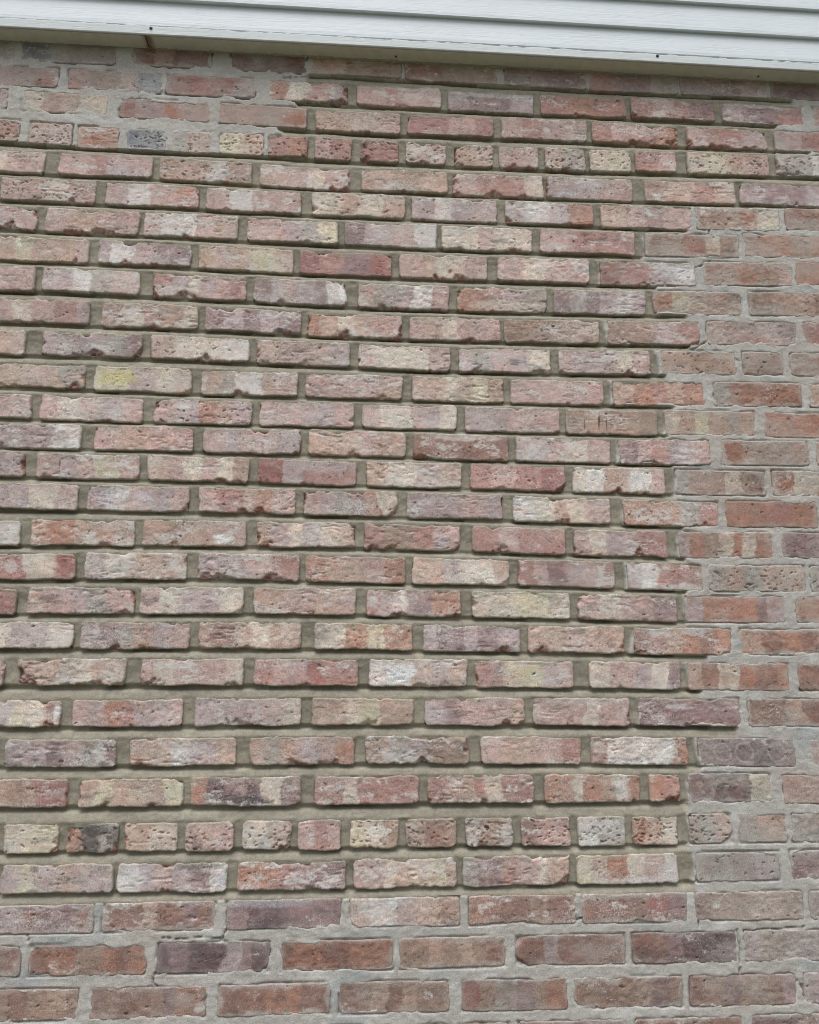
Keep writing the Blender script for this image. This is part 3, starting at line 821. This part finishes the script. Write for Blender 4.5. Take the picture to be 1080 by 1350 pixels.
def extrude(name, prof, x0, x1, mat, seg=None, jitter=None, parent=None):
    """extrude a closed (outward, up) profile along x; jitter(x, i) -> (dy, dz)"""
    seg = seg or max(1, int((x1 - x0) / .2))
    xs = np.linspace(x0, x1, seg + 1)
    n = len(prof)
    V = []
    for xx in xs:
        for i, (o_, u_) in enumerate(prof):
            dy, dz = jitter(xx, i) if jitter else (0, 0)
            V.append((xx, -(o_ + dy), u_ + dz))
    Q = []
    for s_ in range(seg):
        for i in range(n):
            j = (i + 1) % n
            Q.append((s_ * n + i, s_ * n + j, (s_ + 1) * n + j, (s_ + 1) * n + i))
    me = bpy.data.meshes.new(name)
    me.from_pydata(V, [], Q + [tuple(range(n))[::-1], tuple(range(seg * n, seg * n + n))])
    me.update()
    o = link(name, me, mat, parent)
    return o


XL, XR = -3.2, 3.6
def wav(a, f, sd_):
    return lambda x, i: (a * math.sin(x * f + sd_) * .5, a * (math.sin(x * f * 1.7 + sd_ * 2) * .6 + math.sin(x * f * .6 + sd_)))


# lowest strip: front lip of the overhang with a slightly rolled edge
def rag(x, i):
    if i in (3, 4, 5):
        v = float(fbm(np.array([x * 70.0]), np.array([3.3]), 41, 4)[0])
        return (0.0, 0.0026 * v)
    return wav(.0006, 2.2, .4)(x, i)


strip = extrude('starter_strip', [(.0385, .003), (.0445, .000), (.0460, .0015), (.0462, .0195), (.0450, .0212), (.0385, .0212)], XL, XR, M_STRIP, 1400, rag, siding)
# boards
EXPO = .087
for j in range(6):
    zb = (.0236, .0925, .1715, .2505, .3295, .4085)[j]
    EXPO = .0689 if j == 0 else .079
    of = .0452 if j else .0442
    prof = [(.0362, zb + .0015), (of - .0015, zb), (of, zb + .0015), (of - .0004, zb + .010), (.0360, zb + EXPO - .001), (.0355, zb + EXPO + .015), (.024, zb + EXPO + .015), (.024, zb + .004)]
    if j == 0:
        prof[0] = (.0362, zb); prof[-1] = (.024, zb)
    o = extrude('siding_board', prof, XL, XR, M_WHITE, 60, wav(.0007, 1.9, j * 1.3), siding)
    o.data.materials.append(M_SOFF)                  # underside of the lap takes the darker olive soffit material
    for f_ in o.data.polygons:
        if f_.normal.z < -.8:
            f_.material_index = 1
# backing behind the boards
extrude('sheathing', [(-.06, .022), (.0225, .022), (.0225, .62), (-.06, .62)], XL, XR, M_CAULK, 1, None, siding)
# underside boards, meeting at a rusty seam
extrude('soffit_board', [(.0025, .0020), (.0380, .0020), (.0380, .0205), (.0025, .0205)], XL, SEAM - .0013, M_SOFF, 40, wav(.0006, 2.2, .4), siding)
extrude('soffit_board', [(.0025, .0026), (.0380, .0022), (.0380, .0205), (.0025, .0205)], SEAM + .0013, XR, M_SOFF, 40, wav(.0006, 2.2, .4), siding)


def caulk(x, i):
    a = np.array([x])
    v = float(fbm(a * 60, a * 0 + 1.1, 51, 4)[0])
    w = float(fbm(a * 210, a * 0 + 2.1, 53, 3)[0])
    big = float(sst(-.1, .6, fbm(a * 5, a * 0 + 7, 57, 2))[0])
    if i in (0, 1):
        return (.0008 * w, .0012 - .0030 * max(0, v + .05) - .0045 * max(0, w) * big)
    return (.003 * max(0, v), 0)


extrude('caulk_bead', [(-.001, .0008), (.0025, .0010), (.0045, .0030), (-.001, .0030)], -1.3, 1.5, M_CAULK, 1600, caulk, siding)


def nail(x, z, under=False):
    import bmesh
    bm = bmesh.new()
    prof = [(0, .0), (.0030, .0), (.0036, .0008), (.0034, .0018), (.0020, .0027), (0, .0029)]
    n = 14
    rings = []
    for rr, hh in prof:
        rings.append([bm.verts.new((rr * math.cos(2 * math.pi * a / n), -hh, rr * math.sin(2 * math.pi * a / n))) for a in range(n)] if rr else [bm.verts.new((0, -hh, 0))])
    for A, B in zip(rings, rings[1:]):
        for a in range(n):
            b_ = (a + 1) % n
            if len(A) == 1:
                bm.faces.new((A[0], B[a], B[b_]))
            elif len(B) == 1:
                bm.faces.new((A[a], B[0], A[b_]))
            else:
                bm.faces.new((A[a], B[a], B[b_], A[b_]))
    bmesh.ops.recalc_face_normals(bm, faces=bm.faces)
    me = bpy.data.meshes.new('nail'); bm.to_mesh(me); bm.free()
    o = link('nail', me, M_NAIL, siding)
    if under:
        o.location = (x, -.018, .0015); o.rotation_euler = (math.radians(90), 0, 0)
        o.scale = (.7, .7, .7)
    else:
        o.location = (x, -.0459, z)


nail(-.478, .0145); nail(.672, .0160); nail(.926, 0, True); nail(.068, 0, True)
